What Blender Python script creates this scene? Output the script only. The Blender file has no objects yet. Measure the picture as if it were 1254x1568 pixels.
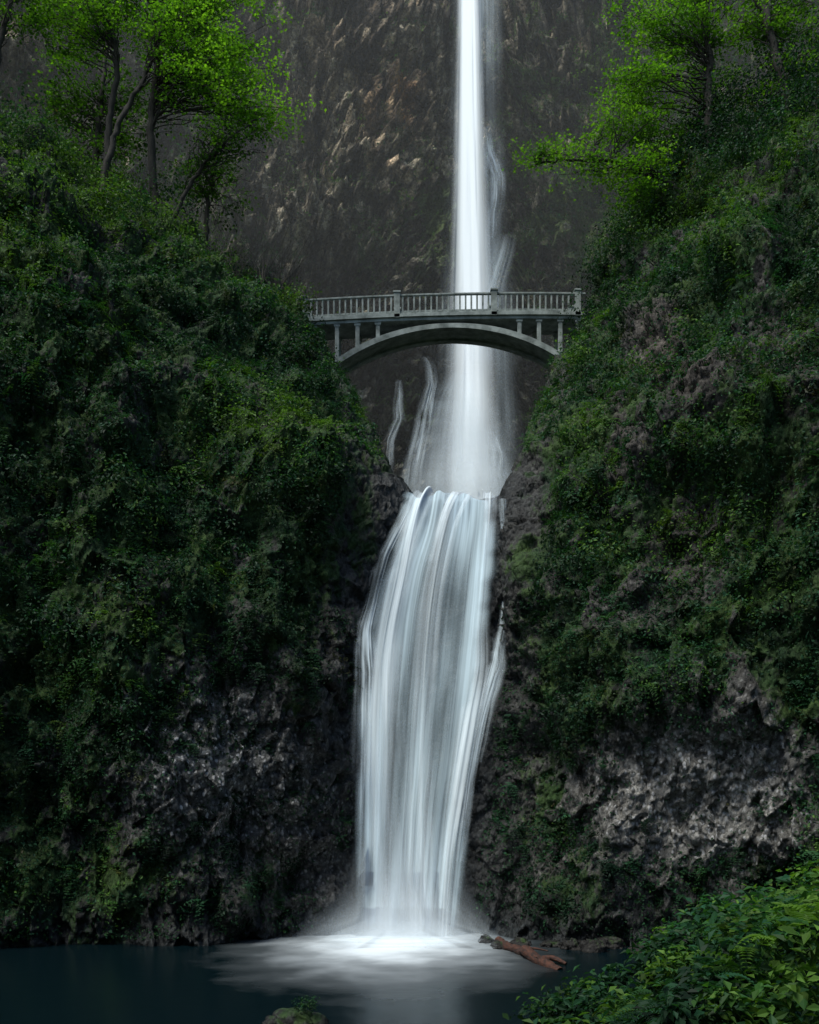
import bpy, math, random
import numpy as np
from mathutils import Vector
rng=np.random.default_rng(11); random.seed(5)
scene=bpy.context.scene
# ---------------------------------------------------------------- noise
def _hash(ix,iy,iz,seed):
    with np.errstate(over='ignore'):
        h=(ix.astype(np.int64)*73856093)^(iy.astype(np.int64)*19349663)^(iz.astype(np.int64)*83492791)^(seed*2654435761)
        h=(h&0xffffffff).astype(np.uint64)
        h=(h^(h>>np.uint64(16)))*np.uint64(0x7feb352d)&np.uint64(0xffffffff)
        h=(h^(h>>np.uint64(15)))*np.uint64(0x846ca68b)&np.uint64(0xffffffff)
        h=h^(h>>np.uint64(16))
    return h.astype(np.float64)/4294967295.0
def vnoise(p,seed=0):
    f=np.floor(p); d=p-f; i=f.astype(np.int64)
    w=d*d*d*(d*(d*6-15)+10)
    r=0
    for a in (0,1):
        wx=w[...,0] if a else 1-w[...,0]
        for b in (0,1):
            wy=w[...,1] if b else 1-w[...,1]
            for c in (0,1):
                wz=w[...,2] if c else 1-w[...,2]
                r=r+wx*wy*wz*_hash(i[...,0]+a,i[...,1]+b,i[...,2]+c,seed)
    return r*2-1
def fbm(p,octv=4,seed=0,gain=.5,ridged=False):
    a=1;s=0;t=0
    for k in range(octv):
        n=vnoise(p*(2.03**k)+k*17.3,seed+k)
        if ridged: n=1-2*np.abs(n)
        s=s+a*n;t+=a;a*=gain
    return s/t
def worley(p,seed=0):
    """F1, F2, cell id, tilt (a per-cell planar slope: gives faceted rock)"""
    f=np.floor(p).astype(np.int64)
    F1=np.full(p.shape[:-1],9.);F2=F1.copy();ID=np.zeros(p.shape[:-1]);TL=ID.copy()
    for a in (-1,0,1):
        for b in (-1,0,1):
            for c in (-1,0,1):
                x=f[...,0]+a;y=f[...,1]+b;z=f[...,2]+c
                h1=_hash(x,y,z,seed+1);h3=_hash(x,y,z,seed+3);h4=_hash(x,y,z,seed+4)
                dx=x+h1-p[...,0];dy=y+((h1*7.3+h3*3.1)%1)-p[...,1];dz=z+h3-p[...,2]
                d=dx*dx+dy*dy+dz*dz
                m=d<F1
                F2=np.where(m,F1,np.minimum(F2,d));ID=np.where(m,h4,ID)
                TL=np.where(m,((h4*13.7%1)-.5)*dx*2+((h4*29.1%1)-.5)*dz*2,TL)
                F1=np.where(m,d,F1)
    return np.sqrt(F1),np.sqrt(F2),ID,TL
def sstep(a,b,x):
    t=np.clip((x-a)/(b-a),0,1);return t*t*(3-2*t)
def gauss(x,z,cx,cz,rx,rz):
    return np.exp(-(((x-cx)/rx)**2+((z-cz)/rz)**2))
# ---------------------------------------------------------------- mesh helpers
def link(o,parent=None):
    scene.collection.objects.link(o)
    if parent: o.parent=parent
    return o
def raw_mesh(name,V,F,mat,attrs=None,smooth=True,parent=None,uv=None):
    V=np.ascontiguousarray(V,dtype=np.float32).reshape(-1,3);F=np.ascontiguousarray(F,dtype=np.int32)
    me=bpy.data.meshes.new(name);n,k=F.shape
    me.vertices.add(len(V));me.vertices.foreach_set('co',V.ravel())
    me.loops.add(n*k);me.loops.foreach_set('vertex_index',F.ravel())
    me.polygons.add(n);me.polygons.foreach_set('loop_start',np.arange(0,n*k,k,dtype=np.int32))
    me.polygons.foreach_set('loop_total',np.full(n,k,dtype=np.int32))
    me.update(calc_edges=True)
    me.polygons.foreach_set('use_smooth',np.full(n,smooth))
    for an,arr in (attrs or {}).items():
        arr=np.asarray(arr,dtype=np.float32)
        if arr.ndim>=2 and arr.shape[-1]==3:
            arr=arr.reshape(-1,3);a=me.attributes.new(an,'FLOAT_COLOR','POINT')
            a.data.foreach_set('color',np.hstack([arr,np.ones((len(arr),1),np.float32)]).ravel())
        else:
            a=me.attributes.new(an,'FLOAT','POINT');a.data.foreach_set('value',arr.ravel())
    if uv is not None:
        l=me.uv_layers.new(name='UVMap');l.data.foreach_set('uv',np.asarray(uv,np.float32)[F.ravel()].ravel())
    me.materials.append(mat)
    return link(bpy.data.objects.new(name,me),parent)
def grid_faces(nr,nc):
    i=np.arange(nr*nc).reshape(nr,nc)
    return np.stack([i[:-1,:-1],i[:-1,1:],i[1:,1:],i[1:,:-1]],-1).reshape(-1,4)
def grid_obj(name,P,mat,attrs=None,parent=None,uv=None):
    nr,nc=P.shape[:2]
    return raw_mesh(name,P,grid_faces(nr,nc),mat,{k:(v.reshape(-1,3) if v.ndim==3 else v.ravel()) for k,v in (attrs or {}).items()},True,parent,None if uv is None else uv.reshape(-1,2))
def grid_normals(P):
    a=np.gradient(P,axis=1);b=np.gradient(P,axis=0)
    n=np.cross(a,b);return n/(np.linalg.norm(n,axis=-1,keepdims=True)+1e-9)
def cr_weights(n,ts):
    W=np.zeros((len(ts),n))
    for j,t in enumerate(ts):
        i=min(int(t),n-2);f=t-i
        w=[-.5*f+f*f-.5*f**3,1-2.5*f*f+1.5*f**3,.5*f+2*f*f-1.5*f**3,-.5*f*f+.5*f**3]
        for k in range(4):
            W[j,min(max(i-1+k,0),n-1)]+=w[k]
    return W
def seg_ts(c):
    t=[]
    for i,n in enumerate(c): t+= [i+j/n for j in range(n)]
    return np.array(t+[len(c)-1e-6])
def norm(v): return v/(np.linalg.norm(v,axis=-1,keepdims=True)+1e-9)
class Leaves:
    def __init__(s): s.V=[];s.C=[]
    def add(s,C,N,size,col,asp=.55,T=None):
        n=len(C)
        if n==0:return
        N=norm(N);T=rng.normal(size=(n,3)) if T is None else T
        T=norm(T-(T*N).sum(1,keepdims=True)*N);B=np.cross(N,T)
        sz=np.asarray(size).reshape(-1,1)*np.ones((n,1))
        v=np.stack([C-T*sz*.5,C+B*sz*asp*.5+N*sz*.1,C+T*sz*.5-N*sz*.1,C-B*sz*asp*.5+N*sz*.1],1)
        s.V.append(v.reshape(-1,3));s.C.append(np.repeat(col,4,axis=0))
    def build(s,name,mat,parent=None):
        V=np.concatenate(s.V);C=np.concatenate(s.C);n=len(V)//4
        b=np.arange(n)[:,None]*4
        F=np.concatenate([b+np.array([0,1,2]),b+np.array([0,2,3])])
        return raw_mesh(name,V,F,mat,{'Col':C},False,parent)
# ---------------------------------------------------------------- materials
def newmat(name):
    m=bpy.data.materials.new(name);m.use_nodes=True;nt=m.node_tree;nt.nodes.clear();return m,nt
def nd(nt,t,**kw):
    n=nt.nodes.new(t)
    for k,v in kw.items(): setattr(n,k,v)
    return n
def attr(nt,name): return nd(nt,'ShaderNodeAttribute',attribute_name=name)
def mixc(nt,fac,a,b,mode='MIX'):
    m=nd(nt,'ShaderNodeMix',data_type='RGBA',blend_type=mode)
    for s,v in ((m.inputs[0],fac),(m.inputs[6],a),(m.inputs[7],b)):
        if hasattr(v,'is_output'): nt.links.new(v,s)
        else: s.default_value=v if not isinstance(v,tuple) else (*v,1)
    return m.outputs[2]
def math_(nt,op,a,b=0.,clamp=False):
    m=nd(nt,'ShaderNodeMath',operation=op);m.use_clamp=clamp
    for s,v in ((m.inputs[0],a),(m.inputs[1],b)):
        if hasattr(v,'is_output'): nt.links.new(v,s)
        else: s.default_value=v
    return m.outputs[0]
def noise(nt,vec,scale,detail=5,rough=.6):
    n=nd(nt,'ShaderNodeTexNoise');n.inputs['Scale'].default_value=scale;n.inputs['Detail'].default_value=detail;n.inputs['Roughness'].default_value=rough
    nt.links.new(vec,n.inputs['Vector']);return n.outputs['Fac']
def voro(nt,vec,scale):
    n=nd(nt,'ShaderNodeTexVoronoi',feature='F1');n.inputs['Scale'].default_value=scale;nt.links.new(vec,n.inputs['Vector']);return n
def ramp(nt,fac,stops):
    r=nd(nt,'ShaderNodeValToRGB');e=r.color_ramp.elements
    e[0].position=stops[0][0];e[0].color=(*stops[0][1],1);e[1].position=stops[-1][0];e[1].color=(*stops[-1][1],1)
    for p,c in stops[1:-1]:
        x=e.new(p);x.color=(*c,1)
    nt.links.new(fac,r.inputs[0]);return r.outputs[0]
G=lambda v:(v,v,v)
def cliff_mat(name,ds=1.0,bump=.22,m0=(.010,.030,.012),m1=(.038,.070,.016),zs=.7):
    m,nt=newmat(name);L=nt.links
    co=nd(nt,'ShaderNodeTexCoord').outputs['Object']
    mp=nd(nt,'ShaderNodeMapping');mp.inputs['Scale'].default_value=(1,1,zs);L.new(co,mp.inputs['Vector']);v=mp.outputs[0]
    n1=noise(nt,v,1.6*ds,8,.75);n2=noise(nt,v,9*ds,6,.75);n3=noise(nt,co,.5*ds,6,.6)
    v1=voro(nt,v,6.5*ds);v2=voro(nt,v,2.2*ds)
    cellv=nd(nt,'ShaderNodeSeparateColor');L.new(v1.outputs['Color'],cellv.inputs[0])
    base=attr(nt,'Col').outputs['Color']
    c=mixc(nt,1.,base,ramp(nt,n1,[(.3,G(.35)),(.5,G(.95)),(.7,G(1.9))]),'MULTIPLY')
    c=mixc(nt,1.,c,ramp(nt,n2,[(.3,G(.4)),(.5,G(.95)),(.68,G(1.8))]),'MULTIPLY')
    c=mixc(nt,1.,c,ramp(nt,cellv.outputs[0],[(0,G(.6)),(1,G(1.45))]),'MULTIPLY')
    peb=attr(nt,'peb').outputs['Fac']
    sp=math_(nt,'MULTIPLY',math_(nt,'MULTIPLY',peb,1.6),ramp(nt,v1.outputs['Distance'],[(.25,G(1)),(.5,G(0))]))
    sp=math_(nt,'MULTIPLY',sp,ramp(nt,cellv.outputs[1],[(.45,G(0)),(.75,G(1))]),True)
    c=mixc(nt,sp,c,mixc(nt,n2,(.20,.20,.20),(.62,.62,.60)))
    mossn=math_(nt,'ADD',attr(nt,'moss').outputs['Fac'],math_(nt,'MULTIPLY',math_(nt,'SUBTRACT',n1,.5),2.0))
    mf=ramp(nt,mossn,[(.42,G(0)),(.6,G(1))])
    mc=mixc(nt,ramp(nt,n3,[(.35,G(0)),(.65,G(1))]),m0,m1)
    mc=mixc(nt,1.,mc,ramp(nt,n2,[(.3,G(.3)),(.7,G(1.7))]),'MULTIPLY')
    c=mixc(nt,mf,c,mc)
    bs=nd(nt,'ShaderNodeBsdfPrincipled');L.new(c,bs.inputs['Base Color'])
    L.new(ramp(nt,attr(nt,'wet').outputs['Fac'],[(0,G(.85)),(1,G(.4))]),bs.inputs['Roughness'])
    bs.inputs['Specular IOR Level'].default_value=.25
    h=math_(nt,'ADD',math_(nt,'MULTIPLY',v2.outputs['Distance'],.45),math_(nt,'ADD',math_(nt,'MULTIPLY',n2,.30),math_(nt,'MULTIPLY',v1.outputs['Distance'],-.35)))
    bp=nd(nt,'ShaderNodeBump');bp.inputs['Strength'].default_value=1.;bp.inputs['Distance'].default_value=bump/ds
    L.new(h,bp.inputs['Height']);L.new(bp.outputs[0],bs.inputs['Normal'])
    L.new(bs.outputs[0],nd(nt,'ShaderNodeOutputMaterial').inputs[0]);return m
def leaf_mat(name,trans=.35,rough=.55):
    m,nt=newmat(name);L=nt.links
    c=attr(nt,'Col').outputs['Color']
    bs=nd(nt,'ShaderNodeBsdfPrincipled');L.new(c,bs.inputs['Base Color']);bs.inputs['Roughness'].default_value=rough;bs.inputs['Specular IOR Level'].default_value=.2
    tr=nd(nt,'ShaderNodeBsdfTranslucent');L.new(mixc(nt,1.,c,(1.3,1.5,.5),'MULTIPLY'),tr.inputs[0])
    mx=nd(nt,'ShaderNodeMixShader');mx.inputs[0].default_value=trans;L.new(bs.outputs[0],mx.inputs[1]);L.new(tr.outputs[0],mx.inputs[2])
    L.new(mx.outputs[0],nd(nt,'ShaderNodeOutputMaterial').inputs[0]);return m
def simple_mat(name,c1,c2,scale=3,rough=.8,bump=.3,stretch=(1,1,1)):
    m,nt=newmat(name);L=nt.links
    mp=nd(nt,'ShaderNodeMapping');mp.inputs['Scale'].default_value=stretch;L.new(nd(nt,'ShaderNodeTexCoord').outputs['Object'],mp.inputs[0])
    n=noise(nt,mp.outputs[0],scale,7,.65)
    bs=nd(nt,'ShaderNodeBsdfPrincipled');L.new(ramp(nt,n,[(.35,c1),(.65,c2)]),bs.inputs['Base Color']);bs.inputs['Roughness'].default_value=rough
    bp=nd(nt,'ShaderNodeBump');bp.inputs['Strength'].default_value=bump;bp.inputs['Distance'].default_value=.1;L.new(n,bp.inputs['Height']);L.new(bp.outputs[0],bs.inputs['Normal'])
    L.new(bs.outputs[0],nd(nt,'ShaderNodeOutputMaterial').inputs[0]);return m
def fall_mat(name,ku,kv,lo,hi,col=(.60,.75,.81),a0=.38,a1=.62,k2=3.1,w2=.28):
    m,nt=newmat(name);L=nt.links
    uv=nd(nt,'ShaderNodeUVMap').outputs[0]
    def st(su,sv,off):
        mp=nd(nt,'ShaderNodeMapping');mp.inputs['Scale'].default_value=(su,sv,1);mp.inputs['Location'].default_value=(off,off*.7,0);L.new(uv,mp.inputs[0]);return mp.outputs[0]
    a=noise(nt,st(ku,kv,1.),1,3,.5);b=noise(nt,st(ku*k2,kv*.7,5.),1,3,.5)
    s=math_(nt,'ADD',math_(nt,'MULTIPLY',a,1-w2),math_(nt,'MULTIPLY',b,w2))
    s=ramp(nt,s,[(a0,G(lo)),(.5,G(lo+(hi-lo)*.45)),(a1,G(hi))])
    al=math_(nt,'MULTIPLY',s,attr(nt,'dens').outputs['Fac'],True)
    # aerated water scatters like spray, so its shading normal leans up towards the open sky
    nrm=nd(nt,'ShaderNodeCombineXYZ');nrm.inputs[1].default_value=-.75;nrm.inputs[2].default_value=.66
    d=nd(nt,'ShaderNodeBsdfDiffuse');d.inputs[0].default_value=(*col,1);L.new(nrm.outputs[0],d.inputs['Normal'])
    tp=nd(nt,'ShaderNodeBsdfTransparent');mx=nd(nt,'ShaderNodeMixShader')
    L.new(al,mx.inputs[0]);L.new(tp.outputs[0],mx.inputs[1]);L.new(d.outputs[0],mx.inputs[2])
    L.new(mx.outputs[0],nd(nt,'ShaderNodeOutputMaterial').inputs[0]);return m
M_cliff=cliff_mat('mossy_basalt',1.0);M_back=cliff_mat('basalt_wall',.6,.5,(.030,.055,.020),(.085,.125,.030),1.0)
M_leaf=leaf_mat('leaf_understory',.3);M_tleaf=leaf_mat('leaf_maple',.45)
M_bark=simple_mat('bark',(.014,.013,.010),(.04,.036,.027),6,.9,.5,(1,1,.3))
M_conc=simple_mat('weathered_concrete',(.10,.12,.11),(.30,.34,.32),1.6,.85,.2)
# ---------------------------------------------------------------- lower cliffs
net=[
[(-44,26,-2),(-44,26,2.5),(-44,26,7),(-44,26,12),(-44,27,18),(-45,28,23),(-46,29,28),(-47,31,32),(-48,34,36),(-52,44,40)],
[(-25,32,-2),(-25,32,2.5),(-25,31.8,7),(-25,31.8,12),(-25,32.5,18),(-25.5,33.5,23),(-26,35,28),(-27,37,32.5),(-28.5,41,36),(-33,50,40)],
[(-16,36,-2),(-16,35.6,2.5),(-16,35.2,7),(-15.8,35,12.5),(-16,36,18),(-16.5,37,23),(-17.2,38.5,28),(-18.3,41,32.5),(-20,45,36),(-25,54,40)],
[(-12.2,37,-2),(-12.2,36.5,2.5),(-12.2,36,7),(-12.2,35.9,12.5),(-12.3,37,18),(-12.8,38.5,23),(-13.5,40.5,28),(-14.5,43.5,32.0),(-16,48,36.0),(-20,56,41)],
[(-8.5,38,-2),(-8.3,37.6,2.5),(-8.2,37,7),(-8.2,37,12.5),(-8.2,38.3,18),(-8.5,40.5,23),(-9.2,43.5,27.2),(-10,47,30.8),(-11.3,53,34.2),(-14,60,40)],
[(-5,39.2,-2),(-5,39,2.5),(-5,38.6,7),(-4.7,38.6,12),(-4.3,40,17.4),(-4.6,42.5,22.0),(-5.2,46,26.2),(-6.6,51,29.8),(-8.1,57,33.2),(-10.5,64,36.5)],
[(-2.6,40.5,-2),(-2.6,40.5,2.5),(-2.5,40.4,7),(-2.2,40.5,12),(-.8,42,18.6),(-1.2,45.5,21.2),(-2.3,50,24.8),(-3.6,54,27.8),(-5.0,57.3,30.2),(-7.4,62,32.7)],
[(-1.6,41,-2),(-1.5,41,2.5),(-1.4,41,7),(-.9,41.3,12),(.3,42.5,18.3),(.6,46,18.3),(1.2,52,18.6),(1.6,58,19),(2,66,20),(2.5,84,22)],
[(-.2,41,-2),(-.1,41,2.5),(.1,41,7),(.7,41.3,12),(1.9,42.5,18.3),(2.3,46,18.3),(3,52,18.6),(3.4,58,19),(4,66,20),(4.5,84,22)],
[(1.3,41,-2),(1.4,41,2.5),(1.8,41,7),(2.5,41.3,12),(3.6,42.5,18.4),(4.1,46,18.4),(5,52,18.6),(5.8,58,19),(6.5,66,20),(7,84,22)],
[(2.8,40.5,-2),(2.9,40.4,2.5),(3.3,40.4,7),(3.9,40.8,12),(4.5,42,18.8),(5.4,45.5,21.6),(7.0,50,26),(8.6,54.5,29.4),(9.6,57.5,31.5),(11.8,62,35)],
[(5.6,39.2,-2),(5.6,38.8,2.5),(5.7,38.4,7),(6,38.6,12),(6.8,40,18),(7.8,42.5,23),(9.3,47,28.2),(10.8,52,32.5),(12.1,57,36.3),(14,64,41)],
[(8.6,37.6,-2),(8.6,37.2,2.5),(8.7,36.8,7),(8.8,36.8,12.5),(9.4,38,18),(10.3,40,23),(11.6,43.5,28.5),(13,48,34),(14.3,54,39),(17,62,43)],
[(12.3,36,-2),(12.3,35.6,2.5),(12.2,35.2,7),(12.3,35.2,12.5),(12.8,36,18),(13.6,37.5,23),(14.6,40,28.5),(16,43.5,34),(17.6,49,38.5),(21,58,43)],
[(16,34,-2),(16,33.8,2.5),(16,33.5,7),(16,33.5,12.5),(16.5,34.5,18),(17.3,36,23),(18.3,38,28.5),(19.8,41,34),(22,46,38.5),(27,55,43)],
[(25,31,-2),(25,31,2.5),(25,31,7),(25,31,12.5),(25.5,32,18),(26,33,23),(27,35,28.5),(28.5,37,34),(31,42,38.5),(36,50,43)],
[(44,25,-2),(44,25,2.5),(44,25,7),(44,25,12.5),(44,26,18),(45,27,23),(46,29,28.5),(47,31,34),(50,36,38.5),(54,46,43)]]
C=np.array(net,float).transpose(1,0,2)
tr=seg_ts([50,75,80,95,80,75,70,65,35]);tc=seg_ts([16,50,72,85,85,65,40,28,28,40,60,80,85,85,50,16])
P=np.einsum('ri,ijk,cj->rck',cr_weights(10,tr),C,cr_weights(17,tc))
N=grid_normals(P)
TC=np.broadcast_to(tc[None,:],P.shape[:2]);TR=np.broadcast_to(tr[:,None],P.shape[:2])
nearfall=np.clip(1-np.maximum(np.abs(TC-8)-1.6,0)/1.3,0,1)
bed=nearfall*sstep(3.6,4,TR)
amp=1-.75*nearfall
q=P*np.array([1,1,.85])
big=fbm(q/4.2,3,3);mid=fbm(q/1.5,4,9,.55);rid=fbm(q/2.2,4,21,.55,True)
F1,F2,ID,TL=worley(P*np.array([1.2,1.2,.75])+mid[...,None]*.25,5)
f1b,f2b,idb,tlb=worley(P*np.array([3.2,3.2,2.4]),8)
X0,Z0=P[...,0],P[...,2]
bulge=.9*gauss(X0,Z0,-8,11.5,5,3)+.8*gauss(X0,Z0,9.5,10.5,4,3)-1.1*gauss(X0,Z0,-13.5,12,1.3,5)+.5*gauss(X0,Z0,-6.5,17,3,2)
smoothp=1-.55*gauss(X0,Z0,10.5,5.6,3.4,2.8)
disp=amp*(big*2.1+mid*.45+rid*.40*smoothp+bulge)+(.35+.65*amp)*(((ID-.5)*.5+TL*.55)*smoothp+(idb-.5)*.16+tlb*.22+fbm(P*4,3,40)*.08)
disp*=1-.6*bed
P=P+N*disp[...,None]
N=grid_normals(P)
X,Y,Z=P[...,0],P[...,1],P[...,2]
rockL=gauss(X,Z,-7.4,6.6,3.0,3.2);rockL2=gauss(X,Z,-3.6,4,1.4,5)
rockR=np.clip(1.5*gauss(X,Z,10.5,5.6,3.1,2.4),0,1.15);rockR2=.9*gauss(X,Z,10.6,24,.9,4.5)+.5*gauss(X,Z,14,21,1.0,4)+.5*gauss(X,Z,8.3,20.5,.7,3)+.4*gauss(X,Z,10,14.5,1.4,1.6)
low=sstep(2.2,.2,Z)
n_m=fbm(P/2.6,4,60,.6)
nfb=nearfall*(1-.75*sstep(4,4.5,TR))
spots=np.clip(fbm(P/np.array([1.6,1.6,3.2]),4,66,.6)*2.2-.55,0,1)*(1-rockR)
bare=np.clip(rockL*1.1+rockL2*.5+rockR*1.3+rockR2+low*.6+nfb*1.0+spots*.8,0,1.5)
moss=np.clip(.66-.72*bare+.45*n_m,0,1)
wet=np.clip(nearfall*.9+low*.8,0,1)  # wet by fall and waterline; base also darkened to paint its shade
colr=np.array([.048,.047,.043])*np.ones(P.shape)
colr+= (fbm(P/1.8,3,70)[...,None]*.5)*np.array([.035,.030,.024])
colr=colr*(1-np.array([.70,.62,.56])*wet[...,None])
brn=np.clip(rockR2,0,1)[...,None];colr=colr*(1-brn)+np.array([.070,.060,.050])*brn
colr=colr+np.clip(rockR,0,1)[...,None]*np.array([.14,.135,.122])+rockL[...,None]*np.array([.03,.034,.036])
peb=np.clip(rockL*.9+rockR*1.2+rockL2*.2,0,1.2)*np.clip(.8+.7*n_m,0,1)
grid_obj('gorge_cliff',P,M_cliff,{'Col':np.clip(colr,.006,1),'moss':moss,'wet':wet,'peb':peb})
# ---- scatter on cliff
A=np.linalg.norm(np.cross(P[:-1,1:]-P[:-1,:-1],P[1:,:-1]-P[:-1,:-1]),axis=-1)
xc,yc,zc=X[:-1,:-1],Y[:-1,:-1],Z[:-1,:-1]
vis=((xc>-22)&(xc<22)&(zc>.2)&(TR[:-1,:-1]<8.5)&(bed[:-1,:-1]<.6)&((np.abs(TC[:-1,:-1]-8)>2.0)|(TR[:-1,:-1]>4.3))&~((nearfall[:-1,:-1]>.15)&(TR[:-1,:-1]>3.2)&(TR[:-1,:-1]<4.6))).astype(float)
brz=((xc>-7.2)&(xc<11)&(yc>52.5)).astype(float)   # keep growth low around the footbridge ends
ndens=fbm(P[:-1,:-1]/1.3,3,80,.6)
dens=np.clip(.68+1.1*ndens-.66*bare[:-1,:-1],.04,1.2)*vis
def pick(n,d):
    w=(A*d).ravel();w/=w.sum();k=rng.choice(len(w),n,p=w)
    r,c=np.unravel_index(k,A.shape)
    j=rng.random((n,2,1))
    p=P[r,c]+(P[r+1,c]-P[r,c])*j[:,0]+(P[r,c+1]-P[r,c])*j[:,1]
    return p,N[r,c]
PAL=np.array([[.008,.028,.014],[.015,.052,.020],[.036,.098,.022],[.020,.074,.036],[.085,.170,.026]])
def leafcol(p,bright=0.,seed=90):
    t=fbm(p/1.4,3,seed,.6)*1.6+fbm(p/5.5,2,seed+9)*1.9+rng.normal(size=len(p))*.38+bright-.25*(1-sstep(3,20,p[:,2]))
    i=np.clip(t*1.6+1.6,0,3.999);i0=i.astype(int);f=(i-i0)[:,None]
    o=PAL[[0,1,3,2,4]];c=o[i0]*(1-f)+o[i0+1]*f
    dry=np.clip(fbm(p/.9,2,seed+31)*2.4-1.05,0,.75)[:,None]
    c=c*(1-dry)+np.array([.075,.062,.026])*dry
    return c*(.7+.6*rng.random((len(p),1)))
up=np.array([0,0,1.])
def rimb(p): return 1.7*gauss(p[:,0],p[:,2],-16.5,32.5,7,5.5)+.4*gauss(p[:,0],p[:,2],9.5,11,5,3)+.35*gauss(p[:,0],p[:,2],-7,16,4,5)  # left rim term paints a lit look into the leaf colour
lv=Leaves()
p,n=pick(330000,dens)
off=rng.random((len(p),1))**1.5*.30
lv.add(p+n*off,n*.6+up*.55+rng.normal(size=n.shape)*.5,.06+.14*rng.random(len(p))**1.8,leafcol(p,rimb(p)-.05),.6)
def bushes(nb,d,rlo,rhi,nl,bright,seed,lift=0.):
    p,n=pick(nb,d)
    for a,b in zip(p,n):
        r=rlo+(rhi-rlo)*rng.random();k=int(nl*(r/rhi)**2)
        a=a+up*lift*rng.random()
        v=norm(rng.normal(size=(k,3)));rr=r*(.5+.65*rng.random((k,1)))*(1+.6*vnoise(v*2.4+a,seed)[:,None])
        c=a+b*r*.35+v*rr*np.array([1,1,.8])
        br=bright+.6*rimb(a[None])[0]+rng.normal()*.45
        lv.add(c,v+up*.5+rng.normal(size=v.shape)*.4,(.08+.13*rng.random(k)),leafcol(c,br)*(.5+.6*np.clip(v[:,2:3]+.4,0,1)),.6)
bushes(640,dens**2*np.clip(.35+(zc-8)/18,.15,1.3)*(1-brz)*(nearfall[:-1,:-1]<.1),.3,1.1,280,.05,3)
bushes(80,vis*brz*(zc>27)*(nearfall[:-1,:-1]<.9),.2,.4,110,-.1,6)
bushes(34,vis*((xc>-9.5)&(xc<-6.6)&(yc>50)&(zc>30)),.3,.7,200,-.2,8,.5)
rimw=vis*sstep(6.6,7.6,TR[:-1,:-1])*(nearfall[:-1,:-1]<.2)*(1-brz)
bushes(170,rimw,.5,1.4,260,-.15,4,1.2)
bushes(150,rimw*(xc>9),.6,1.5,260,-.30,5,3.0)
lv.build('cliff_foliage',M_leaf)
fn=Leaves()
p,n=pick(1900,np.clip(dens,.15,1)*(1-low[:-1,:-1])*vis)
for a,b in zip(p,n):
    L=.35+.5*rng.random();nf=6;ang=rng.random()*6.28
    t1=norm(np.cross(b,up)+1e-3);t2=np.cross(b,t1);base=leafcol(a[None],.35+rng.normal()*.3)[0]
    CC=[];TT=[];NN=[];S=[]
    for f in range(nf):
        th=ang+f*6.28/nf+rng.normal()*.2
        d=b*.75+(t1*math.cos(th)+t2*math.sin(th))*.75+up*.15
        s=np.linspace(.15,1,7)[:,None];q_=a+d*s*L-up*(s**2)*L*.65
        side=norm(np.cross(d,up));
        for sg in (-1,1):
            w=L*.24*(1-s*.75);CC.append(q_+side*sg*w*.5);TT.append(np.repeat((side*sg+d*.3)[None],7,0));NN.append(np.repeat((up*.7+b*.5)[None],7,0));S.append(w[:,0])
    k=len(CC)*7
    fn.add(np.concatenate(CC),np.concatenate(NN)+rng.normal(size=(k,3))*.15,np.concatenate(S)*1.25,np.repeat(base[None],k,0)*(.8+.4*rng.random((k,1))),.42,np.concatenate(TT))
fn.build('sword_ferns',M_leaf)
# ---------------------------------------------------------------- back wall
xs=np.concatenate([np.linspace(-75,-36,50)[:-1],np.linspace(-36,36,720),np.linspace(36,75,50)[1:]])
zs=np.concatenate([np.linspace(12,24,40)[:-1],np.linspace(24,73,560),np.linspace(73,100,40)[1:]])
XX,ZZ=np.meshgrid(xs,zs);d4=XX-4.5
YY=81+.22*(ZZ-50)+3.0*np.exp(-(d4/6)**2)*sstep(36,44,ZZ)+3.0*np.exp(-(d4/7)**2)*sstep(44,36,ZZ)-np.maximum(40-ZZ,0)*.12-.011*d4**2+.00006*np.abs(d4)**3
B=np.stack([XX,YY,ZZ],-1)
r1=np.stack([XX*.8-ZZ*.6,YY,XX*.6+ZZ*.8],-1)
dg=fbm(r1/np.array([2.6,6,14]),4,130,.5,True)
bigb=fbm(B/np.array([7,7,9]),4,101,.5);rb=fbm(B/np.array([4.5,5,8]),3,111,.5,True);mb=fbm(B/1.6,4,115,.6)
W1,W2,WI,WT=worley(B/np.array([2.0,3,3.0])+mb[...,None]*.15,120)
V1,V2,VI,VT=worley(B/np.array([.85,1.2,1.2])+mb[...,None]*.12,125)
u1,u2,UI,UT=worley(B/np.array([.42,.6,.5]),128)
sw=(ZZ/4.6+bigb*1.1+XX*.03+mb*.12);sw=sw-np.floor(sw)
sw2=(ZZ/1.7+bigb*2.0-XX*.05+mb*.2);sw2=sw2-np.floor(sw2)
lowm=sstep(50,38,ZZ)
lim=1-.5*sstep(70,64,YY)
db=(bigb*3.0+rb*1.6+dg*2.8*lowm*sstep(4,-3,XX-1)+((WI-.5)*1.9+WT*2.2)*(1-.35*lowm)+(VI-.5)*.9+VT*1.5+(UI-.5)*.3+UT*.6+mb*.2+((sw-.5)*1.5+(sw2-.5)*.6)*(1-.6*lowm))*lim
near=np.exp(-(d4/4)**2)
db*=1-.5*near
NB=grid_normals(B);B=B+NB*db[...,None];NB=grid_normals(B)
nm=fbm(B/3.3,4,140,.6);cm=fbm(B/6.5,3,145,.55)
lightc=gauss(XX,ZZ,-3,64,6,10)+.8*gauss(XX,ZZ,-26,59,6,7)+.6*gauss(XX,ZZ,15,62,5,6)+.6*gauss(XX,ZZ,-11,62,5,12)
cb=np.array([.30,.265,.195])*np.ones(B.shape)*(1+.5*fbm(B/2.5,4,150,.6)[...,None]+.9*cm[...,None])
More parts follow.
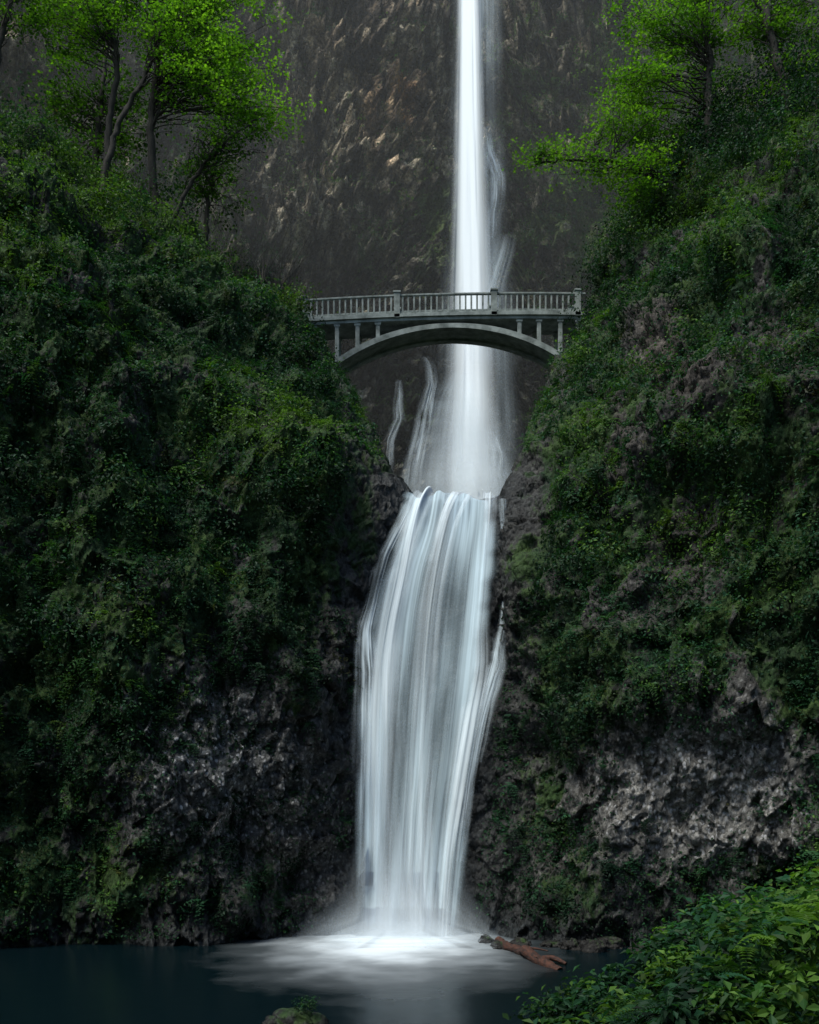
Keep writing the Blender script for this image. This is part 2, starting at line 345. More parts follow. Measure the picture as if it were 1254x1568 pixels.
cb=np.clip(cb,.03,1)
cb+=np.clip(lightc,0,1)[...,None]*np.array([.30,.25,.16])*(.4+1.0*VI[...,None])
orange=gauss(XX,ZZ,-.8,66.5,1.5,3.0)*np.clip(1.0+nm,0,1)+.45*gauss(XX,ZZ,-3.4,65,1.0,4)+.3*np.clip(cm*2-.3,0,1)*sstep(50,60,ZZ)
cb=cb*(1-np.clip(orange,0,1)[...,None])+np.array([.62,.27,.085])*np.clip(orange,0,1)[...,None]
crev_shade=np.clip(1-np.clip(fbm(B/np.array([3.2,5,9]),4,170,.55,True)-.42,0,1)*4.5,.25,1)  # crevice shade painted into the wall colour as dark ridged lines
crack=np.clip((V2-V1)*4,.4,1)*np.clip((W2-W1)*5,.35,1)*crev_shade
wet_dark=np.clip(near*sstep(62,50,ZZ)*.8+lowm*.45+.5*sstep(14,24,XX)*sstep(64,54,ZZ),0,1)  # wet near the fall and low down; right side just darker, vegetated
cb=cb*(1-np.array([.72,.65,.60])*wet_dark[...,None])*crack[...,None]
sidev=sstep(10,20,XX)*.35+sstep(-14,-24,XX)*.15
mossb=np.clip(.16+.75*nm+.55*np.clip(NB[...,2]*1.4,0,1)+.45*gauss(XX,ZZ,3,58,3.5,6)+.3*gauss(XX,ZZ,14,50,6,14)+sidev-.3*lightc-.5*near*lowm,0,1)
grid_obj('amphitheatre_cliff',B,M_back,{'Col':np.clip(cb,.006,1),'moss':mossb,'wet':wet_dark,'peb':.2*np.clip(nm+.3,0,1)})
AB=np.linalg.norm(np.cross(B[:-1,1:]-B[:-1,:-1],B[1:,:-1]-B[:-1,:-1]),axis=-1)
w=(AB*np.clip(mossb[:-1,:-1]-.35,0,1)**1.3*(np.abs(XX[:-1,:-1])<36)*(1-near[:-1,:-1]));w=w.ravel()/w.sum()
k=rng.choice(len(w),90000,p=w);r,c=np.unravel_index(k,AB.shape)
bl=Leaves();pb=B[r,c]+rng.normal(size=(len(k),3))*.15
bl.add(pb+NB[r,c]*.2,NB[r,c]+up*.7+rng.normal(size=pb.shape)*.4,.10+.2*rng.random(len(k)),leafcol(pb,.6)*1.1)
bl.build('cliff_ledge_plants',M_leaf)
# ---------------------------------------------------------------- waterfalls
def cr_path(pts,n):
    pts=np.array(pts,float);return cr_weights(len(pts),np.linspace(0,len(pts)-1-1e-6,n))@pts
def strand(name,rows,mat,parent,nu=40,nv=160,fold=.08,seed=0,edge=.25,lip=0.,jg=.03,rag=.0):
    R=cr_path(rows,nv);u=np.linspace(0,1,nu)
    jag=fbm(np.stack([np.arange(nv)*4.5/nv,np.zeros(nv)+seed,np.zeros(nv)],-1),3,seed+400)[:,None]
    wd=R[:,1:2]-R[:,0:1]
    Xg=R[:,0:1]+wd*u+jag*jg;Yg=np.repeat(R[:,2:3],nu,1);Zg=np.repeat(R[:,3:4],nu,1)
    un=fbm(np.stack([u*5+seed,u*0,u*0],-1),3,seed+500)[None,:]
    if lip:
        near_lip=np.exp(-((Zg-18.0)/1.2)**2);Zg=Zg+near_lip*un*.5*lip;Yg=Yg-near_lip*np.abs(un)*.4*lip
    q=np.stack([Xg*0+u*9+seed,Xg*0+seed,Zg*.06],-1)
    Yg=Yg+fold*fbm(q,2,seed+200)*2-.35*fold*4*(u*(1-u)*4-.5)
    vv=np.arange(nv)/nv
    el=rag*np.clip(fbm(np.stack([vv*14,vv*0+seed,vv*0],-1),3,seed+600)+.3,0,1)[:,None];er=rag*np.clip(fbm(np.stack([vv*14,vv*0+seed+9,vv*0],-1),3,seed+610)+.3,0,1)[:,None]
    e=sstep(0,edge,u[None,:]-el)*sstep(0,edge,1-u[None,:]-er)
    D=np.clip(R[:,4:5],0,3)*e
    if rag: 
        g2=fbm(np.stack([Xg*0+u*6+seed,Xg*0,Zg*.16],-1),3,seed+700);D=D*np.clip(1.0+1.0*g2,.35,1.5)
    arc=np.concatenate([[0],np.cumsum(np.linalg.norm(np.diff(R[:,:4],axis=0),axis=1))])
    UV=np.stack(np.broadcast_arrays(u[None,:]+seed*.37,arc[:,None]),-1)
    return grid_obj(name,np.stack([Xg,Yg,Zg],-1)[::-1],mat,{'dens':D[::-1]},parent,UV[::-1])
M_f1=fall_mat('falling_water',8,.07,.14,.72,a0=.37,a1=.64,k2=4.5,w2=.4);M_f2=fall_mat('falling_water_thin',4,.3,.0,.85,(.70,.82,.87),k2=4,w2=.4);M_f3=fall_mat('falling_water_veil',3.2,.07,.10,.85,(.80,.90,.94),.37,.64,4,.35);M_f4=fall_mat('falling_water_core',3,.03,.7,.95,(.80,.87,.88))
M_sp=fall_mat('water_spray',2.2,.35,.45,.85,(.74,.84,.89),.34,.66)
M_v=fall_mat('veil_water',7,.03,.15,.60,(.66,.78,.82),.36,.66,4,.35)
lf=link(bpy.data.objects.new('lower_waterfall',None))
strand('sheet',[(.1,3.9,46,18.6,.6),(-.2,4.05,43.2,18.6,.9),(-.35,4.05,42.0,18.4,1.2),(-.7,4.0,41.3,17,1.05),(-1.5,3.95,40.7,15.1,.85),(-2.0,3.8,40.3,12.9,.8),(-2.25,3.5,40.0,10.2,.9),(-2.3,3.1,39.9,7.5,1.0),(-2.3,2.6,39.8,4.8,1.1),(-2.35,2.05,39.7,-.1,1.5)],M_f1,lf,150,320,.06,1,.12,1.,.05,.10)
strand('main_flow',[(.3,1.5,43.,18.7,.5),(.0,1.3,41.8,18.5,1.2),(-.6,.8,41,17,1.1),(-1.1,.3,40.3,14.5,.9),(-1.7,-.1,39.9,11.5,.9),(-2.05,.1,39.6,8,.95),(-2.15,.4,39.5,4,.7),(-2.2,.7,39.4,-.1,.9)],M_f3,lf,50,200,.05,3,.45,1.,.05,.15)
strand('centre_flow',[(1.6,3.1,43.,18.7,.5),(1.4,2.8,41.8,18.5,1.1),(.9,2.2,41,17,.9),(.35,1.6,40.3,14.5,.7),(0,1.3,39.9,11.5,.55),(-.3,1.2,39.6,8,.5),(-.4,1.2,39.5,4,.55),(-.5,1.2,39.4,-.1,.8)],M_f3,lf,50,200,.05,4,.45,1.,.05,.15)
strand('right_flow',[(3.0,3.95,43.,18.7,.4),(2.9,3.9,41.8,18.5,.9),(2.7,3.8,41,16.8,.4),(2.4,3.4,40.4,13.5,.15),(2.3,3.4,40.0,11.,.4),(1.9,3.1,39.7,9,.7),(1.4,2.6,39.6,6,.7),(1.0,2.1,39.5,3,.6),(.8,1.9,39.4,-.1,.6)],M_f3,lf,40,200,.05,6,.45,1.,.05,.15)
strand('left_cascade',[(-.2,.5,42,18.3,.6),(-.8,.0,41.2,17.1,.8),(-1.5,-.6,40.5,15.6,.7),(-1.9,-1.1,40.2,13.8,.5),(-2.35,-1.3,39.9,12.3,1.1),(-2.5,-1.1,39.8,10.5,1.1),(-2.5,-1.1,39.7,8,.6),(-2.4,-1.4,39.6,2,.3)],M_f2,lf,40,160,.06,7,.4,0,.12,.2)
strand('right_trickle',[(3.7,4.2,42,18.4,.7),(3.85,4.2,41.3,16,.6),(3.7,4.15,40.7,13.5,.4),(3.3,4.0,40.3,12,.7),(3.0,3.8,40,10.6,.9),(2.6,3.2,39.9,8.5,.8),(2.2,2.8,39.8,6,.6),(1.8,2.4,39.7,3,.3)],M_f2,lf,30,160,.05,8,.4,0,.1,.15)
strand('right_ledge_spill',[(3.3,3.9,40.6,12.2,.2),(3.3,4.1,40.3,11.2,.5),(2.8,3.9,40,10.2,.6),(2.6,3.5,39.8,8.8,.4),(2.3,3.1,39.7,7,.15)],M_f2,lf,30,60,.05,28,.5,0,.05)
for i,(a,b,y,h,dn) in enumerate([(-5.8,5.2,39.2,3.6,.40),(-5.0,4.5,38.5,2.6,.45),(-6.2,5.6,37.4,1.3,.45),(-5.6,5.0,36.2,.8,.38),(-4.0,3.6,39.3,5.6,.34)]):
    m_=(a+b)/2
    strand('base_spray',[(m_-1.6,m_+1.6,y+.3,h,.0),(m_-2.4,m_+2.4,y+.15,h*.66,dn*.35),((a+m_-2.4)/2,(b+m_+2.4)/2,y,h*.33,dn*.8),(a,b,y-.1,.0,dn*1.3)],M_sp,lf,60,50,.3,50+i,.5)
uf=link(bpy.data.objects.new('upper_waterfall',None))
strand('core',[(3.8,6.0,82,84,1.7),(3.75,5.9,80,74,1.8),(3.6,6.0,78.5,66,1.8),(3.3,6.3,77.5,56,1.6),(2.9,6.8,77,46,1.4),(2.5,7.2,76.8,38,1.1),(2.2,7.3,76,34,.85),(1.9,7.4,74,30,.7),(1.7,7.6,72,24,.7)],M_f4,uf,60,260,.08,11,.5)
strand('veil',[(3.2,8.0,82.4,84,1.0),(3.2,8.0,80.5,74,.9),(2.8,8.0,79,62,.8),(2.4,8.3,78,52,.8),(1.8,8.8,77.4,44,.8),(1.0,9.2,76.8,36,.75),(-.4,9.3,75.6,32,.8),(-1.2,9.5,73,27,.9)],M_v,uf,90,260,.1,12,.5,0,.05,.05)
strand('ledge_cascade',[(5.9,6.8,81.5,62,.2),(6.0,7.2,80.5,59.5,.6),(5.9,7.9,80,57.5,.85),(6.1,8.1,79.3,56.2,.75),(6.0,7.9,79,54,.5),(5.7,7.4,78.8,51.5,.35),(5.3,7.0,78.5,48.5,.1)],M_f2,uf,40,120,.1,14,.5,0,.25)
strand('ledge_spray',[(6.4,8.8,78,51,.05),(6.0,8.5,77.8,49.4,.6),(5.2,7.9,77.4,47,.7),(4.7,7.3,77,44,.45),(4.3,6.7,76.6,40,.15)],M_v,uf,40,90,.1,15,.5,0,.2)
strand('side_cascade',[(.6,1.6,75.4,40,.1),(1.2,2.4,74.8,38,.6),(.3,2.0,74.4,35.6,.7),(-.3,1.6,73.6,32.6,.6),(-1.0,1.2,72.6,29,.4),(-1.2,.9,72,26,.3)],M_f2,uf,40,110,.1,16,.5,0,.3)
strand('side_trickle',[(-1.,-.3,75,38,.3),(-1.5,-.4,74.4,35.4,.5),(-2.0,-.8,73.8,32.6,.35),(-2.4,-1.1,73,29,.25)],M_f2,uf,24,90,.1,17,.5,0,.3)
strand('right_cascade',[(5.8,6.8,74.6,34,.1),(5.9,7.2,74,32.4,.5),(6.0,7.6,73.4,30.4,.45),(6.0,8.0,73,27,.3)],M_f2,uf,30,70,.1,27,.5,0,.2)
strand('spread',[(2.6,5.8,75.9,39,.2),(.6,7.0,75.2,36.5,.7),(-.6,8.2,74.3,33,.75),(-1.4,9.0,73,29.5,.8),(-1.8,9.6,71.5,25,.8)],M_v,uf,60,110,.1,18,.5,0,.05,.1)
strand('spread_mist',[(1.0,7.4,73,36,.0),(-.8,8.8,72,32,.25),(-2.0,9.8,71,28,.50),(-2.4,10.2,70,24,.55)],M_sp,uf,60,110,.3,19,.5)
# ---------------------------------------------------------------- pool water
def water_mat():
    m,nt=newmat('pool_water');L=nt.links
    co=nd(nt,'ShaderNodeTexCoord').outputs['Object']
    sx=nd(nt,'ShaderNodeSeparateXYZ');L.new(co,sx.inputs[0])
    dx=math_(nt,'DIVIDE',math_(nt,'ADD',sx.outputs[0],.8),6.6);dy=math_(nt,'DIVIDE',math_(nt,'SUBTRACT',sx.outputs[1],38.2),13)
    r=math_(nt,'SQRT',math_(nt,'ADD',math_(nt,'MULTIPLY',dx,dx),math_(nt,'MULTIPLY',dy,dy)))
    n=noise(nt,co,.5,3,.5)
    r=math_(nt,'ADD',r,math_(nt,'MULTIPLY',math_(nt,'SUBTRACT',n,.5),.45))
    f=ramp(nt,r,[(.0,G(1)),(.26,G(.80)),(.5,G(.30)),(.75,G(.07)),(1.0,G(0))])
    bs=nd(nt,'ShaderNodeBsdfPrincipled');L.new(mixc(nt,f,(.002,.007,.009),(.82,.90,.94)),bs.inputs['Base Color'])
    L.new(ramp(nt,f,[(0,G(.24)),(.3,G(.8))]),bs.inputs['Roughness']);bs.inputs['IOR'].default_value=1.33;bs.inputs['Specular IOR Level'].default_value=.16
    n2=noise(nt,co,1.2,3,.5);bp=nd(nt,'ShaderNodeBump');bp.inputs['Strength'].default_value=.10;bp.inputs['Distance'].default_value=.2
    L.new(n2,bp.inputs['Height']);L.new(bp.outputs[0],bs.inputs['Normal'])
    L.new(bs.outputs[0],nd(nt,'ShaderNodeOutputMaterial').inputs[0]);return m
g=np.stack(np.meshgrid(np.linspace(-30,30,60),np.linspace(8,46,60)),-1)
grid_obj('plunge_pool_water',np.concatenate([g,np.zeros(g.shape[:2]+(1,))],-1),water_mat())
# one thin body of haze hanging in the amphitheatre
def ellipsoid(name,loc,rad,mat,parent=None,seg=48):
    th=np.linspace(0,math.pi,seg//2);ph=np.linspace(0,2*math.pi,seg,endpoint=False)
    V=[(0,0,1)];F=[]
    for t in th[1:-1]:
        for p_ in ph: V.append((math.sin(t)*math.cos(p_),math.sin(t)*math.sin(p_),math.cos(t)))
    V.append((0,0,-1));V=np.array(V);nr=len(th)-2;s=seg
    me=bpy.data.meshes.new(name)
    fs=[(0,1+i,1+(i+1)%s) for i in range(s)]
    for r_ in range(nr-1):
        a=1+r_*s;b=a+s
        fs+=[(a+i,b+i,b+(i+1)%s,a+(i+1)%s) for i in range(s)]
    a=1+(nr-1)*s;e=len(V)-1;fs+=[(a+i,e,a+(i+1)%s) for i in range(s)]
    me.from_pydata((V*np.array(rad)+np.array(loc)).tolist(),[],fs);me.materials.append(mat)
    return link(bpy.data.objects.new(name,me),parent)
m,nt=newmat('vapour')
v=nd(nt,'ShaderNodeVolumeScatter');v.inputs['Color'].default_value=(.93,.98,.95,1);v.inputs['Anisotropy'].default_value=.1;v.inputs['Density'].default_value=.0042
nt.links.new(v.outputs[0],nd(nt,'ShaderNodeOutputMaterial').inputs['Volume'])
ellipsoid('valley_haze',(3,69,66),(75,8.5,44),m)
# ---------------------------------------------------------------- ground
gx=np.concatenate([-np.geomspace(30,500,20)[::-1],np.linspace(-28,28,160),np.geomspace(30,500,20)])
gy=np.concatenate([-np.geomspace(20,500,30)[::-1],np.linspace(-18,48,180),np.geomspace(50,500,20)])
GX,GY=np.meshgrid(gx,gy)
bank=2.0*sstep(17,9,GY+.3*GX*(GX<0)*-.2)+1.6*gauss(GX,GY,8.5,14,5,6)
gz=-1.6+1.6*sstep(21,17,GY)+bank+38*sstep(-12,-60,GY)+1.8*sstep(9,13,GX)*sstep(30,18,GY)  # rise behind the camera is unseen, added to block low sky light
gz+=.25*fbm(np.stack([GX/2,GY/2,GX*0],-1),4,300)
gz=np.where(GY>47,-1.7,gz)
GP=np.stack([GX,GY,gz],-1)
M_ground=cliff_mat('forest_floor',1.5)
grid_obj('ground',GP,M_ground,{'Col':np.ones(GP.shape)*np.array([.04,.038,.03]),'moss':np.full(gz.shape,.6),'wet':np.full(gz.shape,.2),'peb':np.zeros(gz.shape)})
# foreground bush
fb=Leaves()
def clump(L_,c,r,k,size,bright,mul=1.,flat=.8):
    c=np.array(c,float);v=norm(rng.normal(size=(k,3)));rr=(.35+.75*rng.random((k,1)))*(1+.5*vnoise(v*2+c,7)[:,None])
    q=c+v*rr*r*np.array([1,1,flat])
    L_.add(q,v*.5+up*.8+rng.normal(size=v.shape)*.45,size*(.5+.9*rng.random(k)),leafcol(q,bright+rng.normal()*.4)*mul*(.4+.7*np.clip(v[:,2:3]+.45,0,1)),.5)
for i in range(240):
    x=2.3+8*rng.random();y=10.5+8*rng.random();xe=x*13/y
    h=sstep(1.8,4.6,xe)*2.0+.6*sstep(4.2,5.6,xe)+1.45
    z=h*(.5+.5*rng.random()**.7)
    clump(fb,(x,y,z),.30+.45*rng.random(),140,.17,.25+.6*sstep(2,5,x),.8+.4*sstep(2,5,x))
for i in range(150):
    x=2.6+5*rng.random();y=11+4*rng.random();xe=x*13/y
    a=np.array([x,y,sstep(1.8,4.6,xe)*1.8+.5*sstep(4.2,5.6,xe)+1.5]);th=rng.random()*6.28;d=np.array([math.cos(th),math.sin(th),.55])*(.35+.35*rng.random())
    s=np.linspace(.1,1,11)[:,None];q_=a+d*s-up*s**2*.4;side=norm(np.cross(d,up));base=leafcol(a[None],1.0)[0]
    for sg in (-1,1):
        w=.16*(1-s[:,0]*.7);fb.add(q_+side*sg*w[:,None]*.5,np.repeat((up+.2*rng.normal(size=3))[None],11,0),w*1.2,np.repeat(base[None],11,0),.36,np.repeat((side*sg+d*.5)[None],11,0))
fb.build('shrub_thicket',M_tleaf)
# ---------------------------------------------------------------- boulders / log
def rock(name,loc,s,seed,mossv=.4,colr_=(.06,.058,.052),mat=None):
    n=48;th=np.linspace(0,math.pi,n);ph=np.linspace(0,2*math.pi,2*n)
    PH,TH=np.meshgrid(ph,th);D=np.stack([np.sin(TH)*np.cos(PH),np.sin(TH)*np.sin(PH),np.cos(TH)],-1)
    f,f2,idd,tl=worley(D*1.6+seed,seed);r=1+.3*fbm(D*1.3+seed,4,seed)+(idd-.5)*.2+tl*.3
    Q=D*r[...,None]*np.array(s)
    o=grid_obj(name,Q,mat or M_cliff,{'Col':np.ones(Q.shape)*np.array(colr_),'moss':np.clip(mossv+.5*D[...,2],0,1),'wet':np.full(r.shape,.5),'peb':np.zeros(r.shape)})
    o.location=loc;return o
rock('mossy_boulder',(-2.65,23.2,-.05),(.62,.5,.36),5,.2,(.025,.026,.024))
rock('mossy_boulder',(-3.1,23.0,-.1),(.38,.3,.30),6,.1,(.025,.026,.024))
for i in range(11):
    rock('shore_boulder',(2.6+i*.75+rng.random()*.4,38.3-rng.random()*1.8-i*.35,.0),(.3+.4*rng.random(),.3+.3*rng.random(),.2+.25*rng.random()),20+i,.0,(.02,.019,.017))
gl=Leaves()
for i in range(18):
    clump(gl,(-2.5+rng.normal()*.16,22.95+rng.normal()*.12,.30+.32*rng.random()),.10,22,.06,.4,1.0,1.3)
gl.build('boulder_plants',M_tleaf)
def tube(pts,rad,ns=8):
    pts=np.array(pts,float);n=len(pts);T=norm(np.gradient(pts,axis=0));ref=np.array([.31,.22,.92]);A_=norm(np.cross(T,ref)+1e-4);B_=np.cross(T,A_)
    a=np.linspace(0,2*math.pi,ns,endpoint=False)
    V=pts[:,None]+(A_[:,None]*np.cos(a)[None,:,None]+B_[:,None]*np.sin(a)[None,:,None])*np.asarray(rad).reshape(-1,1,1)
    i=np.arange(n*ns).reshape(n,ns);j=np.roll(i,-1,axis=1)
    return V.reshape(-1,3),np.stack([i[:-1],j[:-1],j[1:],i[1:]],-1).reshape(-1,4)
class Tubes:
    def __init__(s): s.V=[];s.F=[];s.n=0
    def add(s,pts,rad,ns=6):
        V,F=tube(pts,rad,ns);s.V.append(V);s.F.append(F+s.n);s.n+=len(V)
    def build(s,name,mat,parent=None): return raw_mesh(name,np.concatenate(s.V),np.concatenate(s.F),mat,None,True,parent)
M_log=simple_mat('rotten_log_wood',(.010,.005,.003),(.085,.028,.013),4,.75,.6,(3,.6,3))
lg=Tubes()
pp=cr_path([(3.4,37.0,.05),(3.7,35.2,.12),(4.1,33.4,.12),(4.7,31.0,-.02)],40)
pp=pp+np.stack([fbm(np.stack([np.arange(40)*.2,np.zeros(40),np.zeros(40)],-1),3,700+k)*.2 for k in range(3)],-1);lg.add(pp,.09+.11*np.linspace(0,1,40)*(1-np.linspace(0,1,40)**8)+.05*rng.random(40),14)
pp=cr_path([(3.9,33.9,.15),(4.2,33.6,.32),(4.7,33.2,.28)],14);lg.add(pp,np.linspace(.07,.02,14),8)
pp=cr_path([(4.2,32.2,.1),(4.7,32.3,.18),(5.1,31.9,.05)],14);lg.add(pp,np.linspace(.14,.05,14),8)
lg.build('fallen_log',M_log)
# ---------------------------------------------------------------- trees
TPAL=np.array([[.020,.055,.012],[.048,.125,.014],[.088,.215,.018],[.155,.31,.028]])
def tleafcol(p,b):
    t=fbm(p/.9,2,95)*1.1+rng.normal(size=len(p))*.35+b
    i=np.clip(t*1.3+1.2,0,2.999);i0=i.astype(int);f=(i-i0)[:,None];return (TPAL[i0]*(1-f)+TPAL[i0+1]*f)*(.75+.5*rng.random((len(p),1)))
def maple(trunk,r0,blobs,bright=.9,mul=1.,leafn=95,lsize=.17,nbare=0):
    par=link(bpy.data.objects.new('maple_tree',None))
    tb=Tubes();lf_=Leaves()
    tp=cr_path(trunk,40);tp[1:-1]+=rng.normal(size=(38,3))*.04
    tb.add(tp,np.linspace(r0,r0*.25,40),8)
    def limb(tgt,r):
        dh=np.linalg.norm((tp-tgt)[:,:2],axis=1);zt=tgt[2]-.22*dh.min()-.2-1.2*rng.random()
        k=int(np.argmin(np.abs(tp[:,2]-zt)+.1*dh));k=max(10+rng.integers(0,8),min(k,38));a=tp[k];m=(a+tgt)/2+np.array([rng.normal()*.35,rng.normal()*.3,.3+.45*rng.random()])
        t=np.linspace(0,1,14)[:,None];q=(1-t)**2*a+2*t*(1-t)*m+t*t*tgt;q[1:-1]+=rng.normal(size=(12,3))*.05
        tb.add(q,np.linspace(r,.010,14),5);return q
    for (c,rad,n) in blobs:
        for i in range(n):
            v=norm(rng.normal(size=3))*rng.random()**.4;tgt=np.array(c)+v*np.array(rad)
            q=limb(tgt,.02+.03*rng.random())
            bb=bright+rng.normal()*.3+.35*v[2]
            for s in range(5):
                e=q[-1-rng.integers(0,6)];d=rng.normal(size=3);d[2]=.1*d[2]+.05;d=norm(d)*(.5+.6*rng.random())
                tb.add(np.array([e,e+d*.5+[0,0,.05],e+d]),[.012,.009,.004],4)
                k=leafn//4;u=rng.random((k,1))
                cpos=e+d*(.1+u*1.2)+rng.normal(size=(k,3))*np.array([.28,.28,.07])-up*.15*u**2
                lf_.add(cpos,up*1.0+rng.normal(size=(k,3))*.5,lsize*(.5+.7*rng.random(k)),tleafcol(cpos,bb)*mul,.75)
    for i in range(nbare):
        c,rad,_=blobs[rng.integers(len(blobs))];v=norm(rng.normal(size=3));limb(np.array(c)+v*np.array(rad)*.95,.025)
    tb.build('trunk_and_limbs',M_bark,par);lf_.build('crown',M_tleaf,par)
# left group
maple([(-12.7,49.5,34),(-12.95,49,39),(-12.6,49,42.4),(-12.8,49,45.6),(-12.6,49,52)],.24,[((-9.1,48.5,41.8),(3.6,2.2,2.9),58),((-6.6,48.2,39.4),(1.6,1.2,.8),15),((-11,48.5,45.5),(5.0,2.4,2.3),54),((-12,49,50),(4,3,2.5),18)],1.2,1.2,105)
maple([(-15.1,48.5,36),(-14.8,48.5,39.5),(-14.4,48.3,42.4),(-15.3,48,46),(-15.5,48,52)],.2,[((-16.3,48,44.6),(3.6,2.2,2.3),50),((-15.5,48,50),(3,2.5,2),12)],1.0,1.1,95,nbare=10)
maple([(-14.9,47.5,35),(-14.2,47.6,38.3),(-12.9,48,41.2),(-12.0,48,44),(-11.5,48,47)],.17,[((-11.5,47.8,42.6),(2,1.5,1.6),16)],.6,1.1,90,nbare=12)
maple([(-20,46.5,37),(-19.5,46.5,41),(-18.9,46.5,44),(-18.3,46.5,50)],.2,[((-19.4,46.5,44.3),(2.8,2,2.8),36)],.6,1.0,95,nbare=10)
maple([(-12.3,49,33.5),(-11.3,49,35.8),(-10.2,48.8,37.3),(-8.8,48.5,38.4),(-7.4,48.3,39.2)],.13,[((-9.2,48.5,38),(2.3,1.4,1.0),16)],.1,.9,60,nbare=22)
maple([(-17.5,54,37),(-17.2,54,42),(-16.8,54,46),(-16.5,54,52)],.22,[((-17,54,43.5),(4.5,2,4),46)],-.25,.8,85,.2,nbare=14)
maple([(-11.5,55,36),(-11.2,55,40),(-10.6,55,43),(-10,55,47)],.16,[((-11,55,39.8),(2.6,1.6,2.4),16)],-.25,.8,70,.2,nbare=22)
# right group
maple([(15.6,49.5,35),(14.9,49,39.2),(15,49,42.7),(14.7,49,46),(14.6,49,52)],.26,[((13.6,48.8,44.2),(3.9,2.0,2.0),42),((11.0,48.4,40.8),(1.9,1.5,1.0),18),((14,49,48.5),(4,2.5,2.5),20)],.85,1.1,95,nbare=10)
maple([(18.9,47.5,36),(18.1,47.5,40.3),(17.2,47.5,43.7),(16.2,47.5,46.2),(15.5,47.5,50)],.26,[((18,47.8,44.2),(3.2,1.6,2.4),34),((19,48,40.5),(2.0,1.2,1.5),12),((18,47,48),(3,2,2),10)],.65,1.0,95,nbare=10)
maple([(14.6,49,33.5),(12.9,48.8,36.4),(10.3,48.6,37.2),(8.0,48.4,37.2),(6.2,48.2,36.9)],.14,[((7.8,48.3,37.1),(2.3,1.2,.5),15),((11.3,48.4,36.0),(2.4,1.5,1.5),20),((10.3,48.5,39.0),(2.3,1.4,.6),14)],.85,1.0,75)
maple([(16.5,55,38),(16.8,55,42),(16.4,55,47),(16.2,55,52)],.22,[((15.5,54,42.5),(5.5,2,4.5),60)],-.2,.8,90,.2,nbare=12)
# bare shrubs on left rim
bt=Tubes()
for i in range(80):
    x=-12+5.5*rng.random();y=50+4*rng.random();z=31.0+1.8*rng.random()
    for k in range(9):
        d=np.array([rng.normal()*.5,rng.normal()*.3,1.])*(.9+2.0*rng.random());b=np.array([x,y,z])
        bt.add(np.array([b,b+d*.5+rng.normal(size=3)*.08,b+d+rng.normal(size=3)*.15]),[.025,.016,.005],4)
bt.build('bare_shrubs',simple_mat('twig',(.05,.04,.03),(.13,.11,.08),5))
# ---------------------------------------------------------------- bridge
br=link(bpy.data.objects.new('arch_footbridge',None))
class Boxes:
    def __init__(s): s.V=[];s.F=[];s.n=0
    def box(s,x0,x1,y0,y1,z0,z1,dz=0):
        V=np.array([(x0,y0,z0),(x1,y0,z0+dz),(x1,y1,z0+dz),(x0,y1,z0),(x0,y0,z1),(x1,y0,z1+dz),(x1,y1,z1+dz),(x0,y1,z1)])
        F=np.array([(0,3,2,1),(4,5,6,7),(0,1,5,4),(1,2,6,5),(2,3,7,6),(3,0,4,7)])
        s.V.append(V);s.F.append(F+s.n);s.n+=8
    def build(s,name,mat,bev=.015):
        o=raw_mesh(name,np.concatenate(s.V),np.concatenate(s.F),mat,None,False,br)
        if bev:
            b=o.modifiers.new('bevel','BEVEL');b.width=bev;b.segments=1
        return o
xa,xb=-6.6,10.3
def dz(x): t=(x-xa)/(xb-xa);return 33.62+.42*t+.30*4*t*(1-t)*.6
Y0,Y1=57.2,59.4
dk=Boxes();nseg=34;xx=np.linspace(xa,xb,nseg+1)
for i in range(nseg):
    a,b=xx[i],xx[i+1];s=dz(b)-dz(a)
    dk.box(a,b,Y0,Y1,dz(a)-.02,dz(a)+.16,s);dk.box(a,b,Y0+.12,Y1-.12,dz(a)-.20,dz(a)-.022,s)
dk.build('deck',M_conc,0)
rl=Boxes();posts=[-6.2,-.73,4.95,9.85]
for yy in (Y0+.06,Y1-.24):
    for i in range(nseg):
        a,b=xx[i],xx[i+1];s=dz(b)-dz(a)
        rl.box(a,b,yy,yy+.18,dz(a)+1.22,dz(a)+1.32,s);rl.box(a,b,yy+.03,yy+.15,dz(a)+.163,dz(a)+.26,s)
    x=xa+.17
    while x<xb:
        if min(abs(x-p_) for p_ in posts)>.3: rl.box(x-.05,x+.05,yy+.04,yy+.14,dz(x)+.25,dz(x)+1.23)
        x+=.335
    for p_ in posts:
        rl.box(p_-.17,p_+.17,yy-.06,yy+.24,dz(p_)-.05,dz(p_)+1.40);rl.box(p_-.22,p_+.22,yy-.11,yy+.29,dz(p_)+1.401,dz(p_)+1.50)
rl.build('railings',M_conc,.012)
ax0,ax1=-4.6,9.3
def az(x):
    t=(x-(ax0+ax1)/2)/((ax1-ax0)/2);return 33.46-2.25*t*t*(.85+.15*t*t)+.15*t
ar=Boxes();xs_=np.linspace(ax0,ax1,49)
for y0,y1 in ((Y0+.1,Y0+.5),(Y1-.5,Y1-.1)):
    for i in range(48):
        a,b=xs_[i],xs_[i+1];h=.26+.14*abs((a+b)/2-(ax0+ax1)/2)/7
        ar.box(a,b,y0,y1,az(a)-h*.5,az(a)+h*.5,az(b)-az(a))
for i in range(48):
    a,b=xs_[i],xs_[i+1];ar.box(a,b,Y0+.501,Y1-.501,az(a)-.06,az(a)+.06,az(b)-az(a))
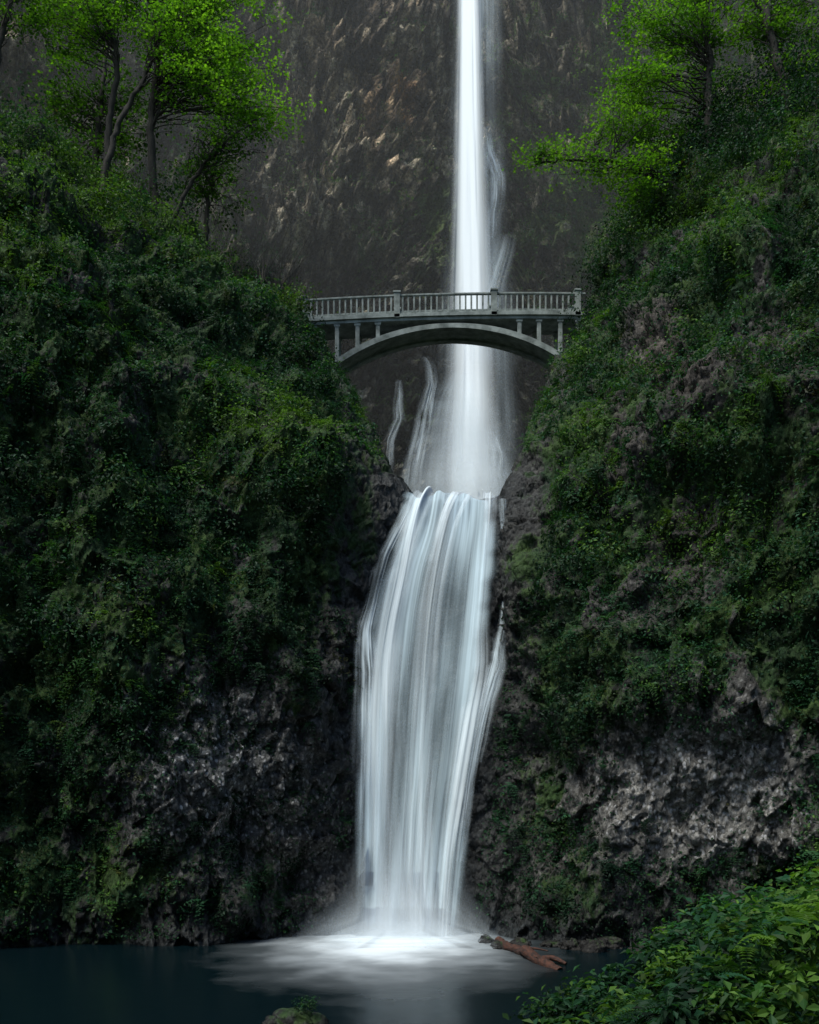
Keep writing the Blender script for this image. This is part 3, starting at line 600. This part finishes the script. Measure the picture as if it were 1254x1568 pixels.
ar.build('arch',M_conc,0)
sp=Boxes()
for px_ in (-5.6,-4.25,-3.05,-1.85,6.45,7.6,8.85,9.9):
    for y0 in (Y0+.2,Y1-.45):
        zb=az(px_)+.05 if ax0<px_<ax1 else 30.8
        sp.box(px_-.12,px_+.12,y0,y0+.25,zb,dz(px_)-.21);sp.box(px_-.19,px_+.19,y0-.04,y0+.29,dz(px_)-.36,dz(px_)-.203)
sp.build('spandrel_columns',M_conc)
ab=Boxes();ab.box(-8.2,-6.3,Y0+.1,Y1+.6,30,33.4);ab.box(-5.3,-4.3,Y0+.0,Y1,29.3,31.3);ab.box(9.1,10.0,Y0,Y1,30.,31.5);ab.box(10.05,11.5,Y0+.1,Y1,30.,33.8);ab.build('abutments',M_conc,.04)
# ---------------------------------------------------------------- light, sky, camera
world=bpy.data.worlds.new('World');scene.world=world;world.use_nodes=True
wn=world.node_tree;wn.nodes.clear()
S=Vector((-.36,-.36,.86)).normalized()
sky=wn.nodes.new('ShaderNodeTexSky');sky.sky_type='NISHITA';sky.sun_disc=False
sky.sun_elevation=math.asin(S.z);sky.sun_rotation=math.atan2(S.x,S.y)
bg=wn.nodes.new('ShaderNodeBackground');bg.inputs[1].default_value=.15
wo=wn.nodes.new('ShaderNodeOutputWorld');wn.links.new(sky.outputs[0],bg.inputs[0]);wn.links.new(bg.outputs[0],wo.inputs[0])
sl=bpy.data.lights.new('sun','SUN');sl.energy=3.8;sl.angle=math.radians(26);sl.color=(1,.98,.90)
so=link(bpy.data.objects.new('sun',sl));so.rotation_euler=S.to_track_quat('Z','Y').to_euler();so.location=(0,0,100)
cam=bpy.data.cameras.new('camera');co_=link(bpy.data.objects.new('camera',cam))
cam.sensor_fit='VERTICAL';cam.sensor_height=30;cam.lens=30*1500/1568;cam.shift_y=459/1568;cam.clip_end=2000
co_.location=(0,0,5);co_.rotation_euler=(math.radians(90),0,0);scene.camera=co_
scene.view_settings.view_transform='Standard';scene.view_settings.look='None';scene.view_settings.exposure=0
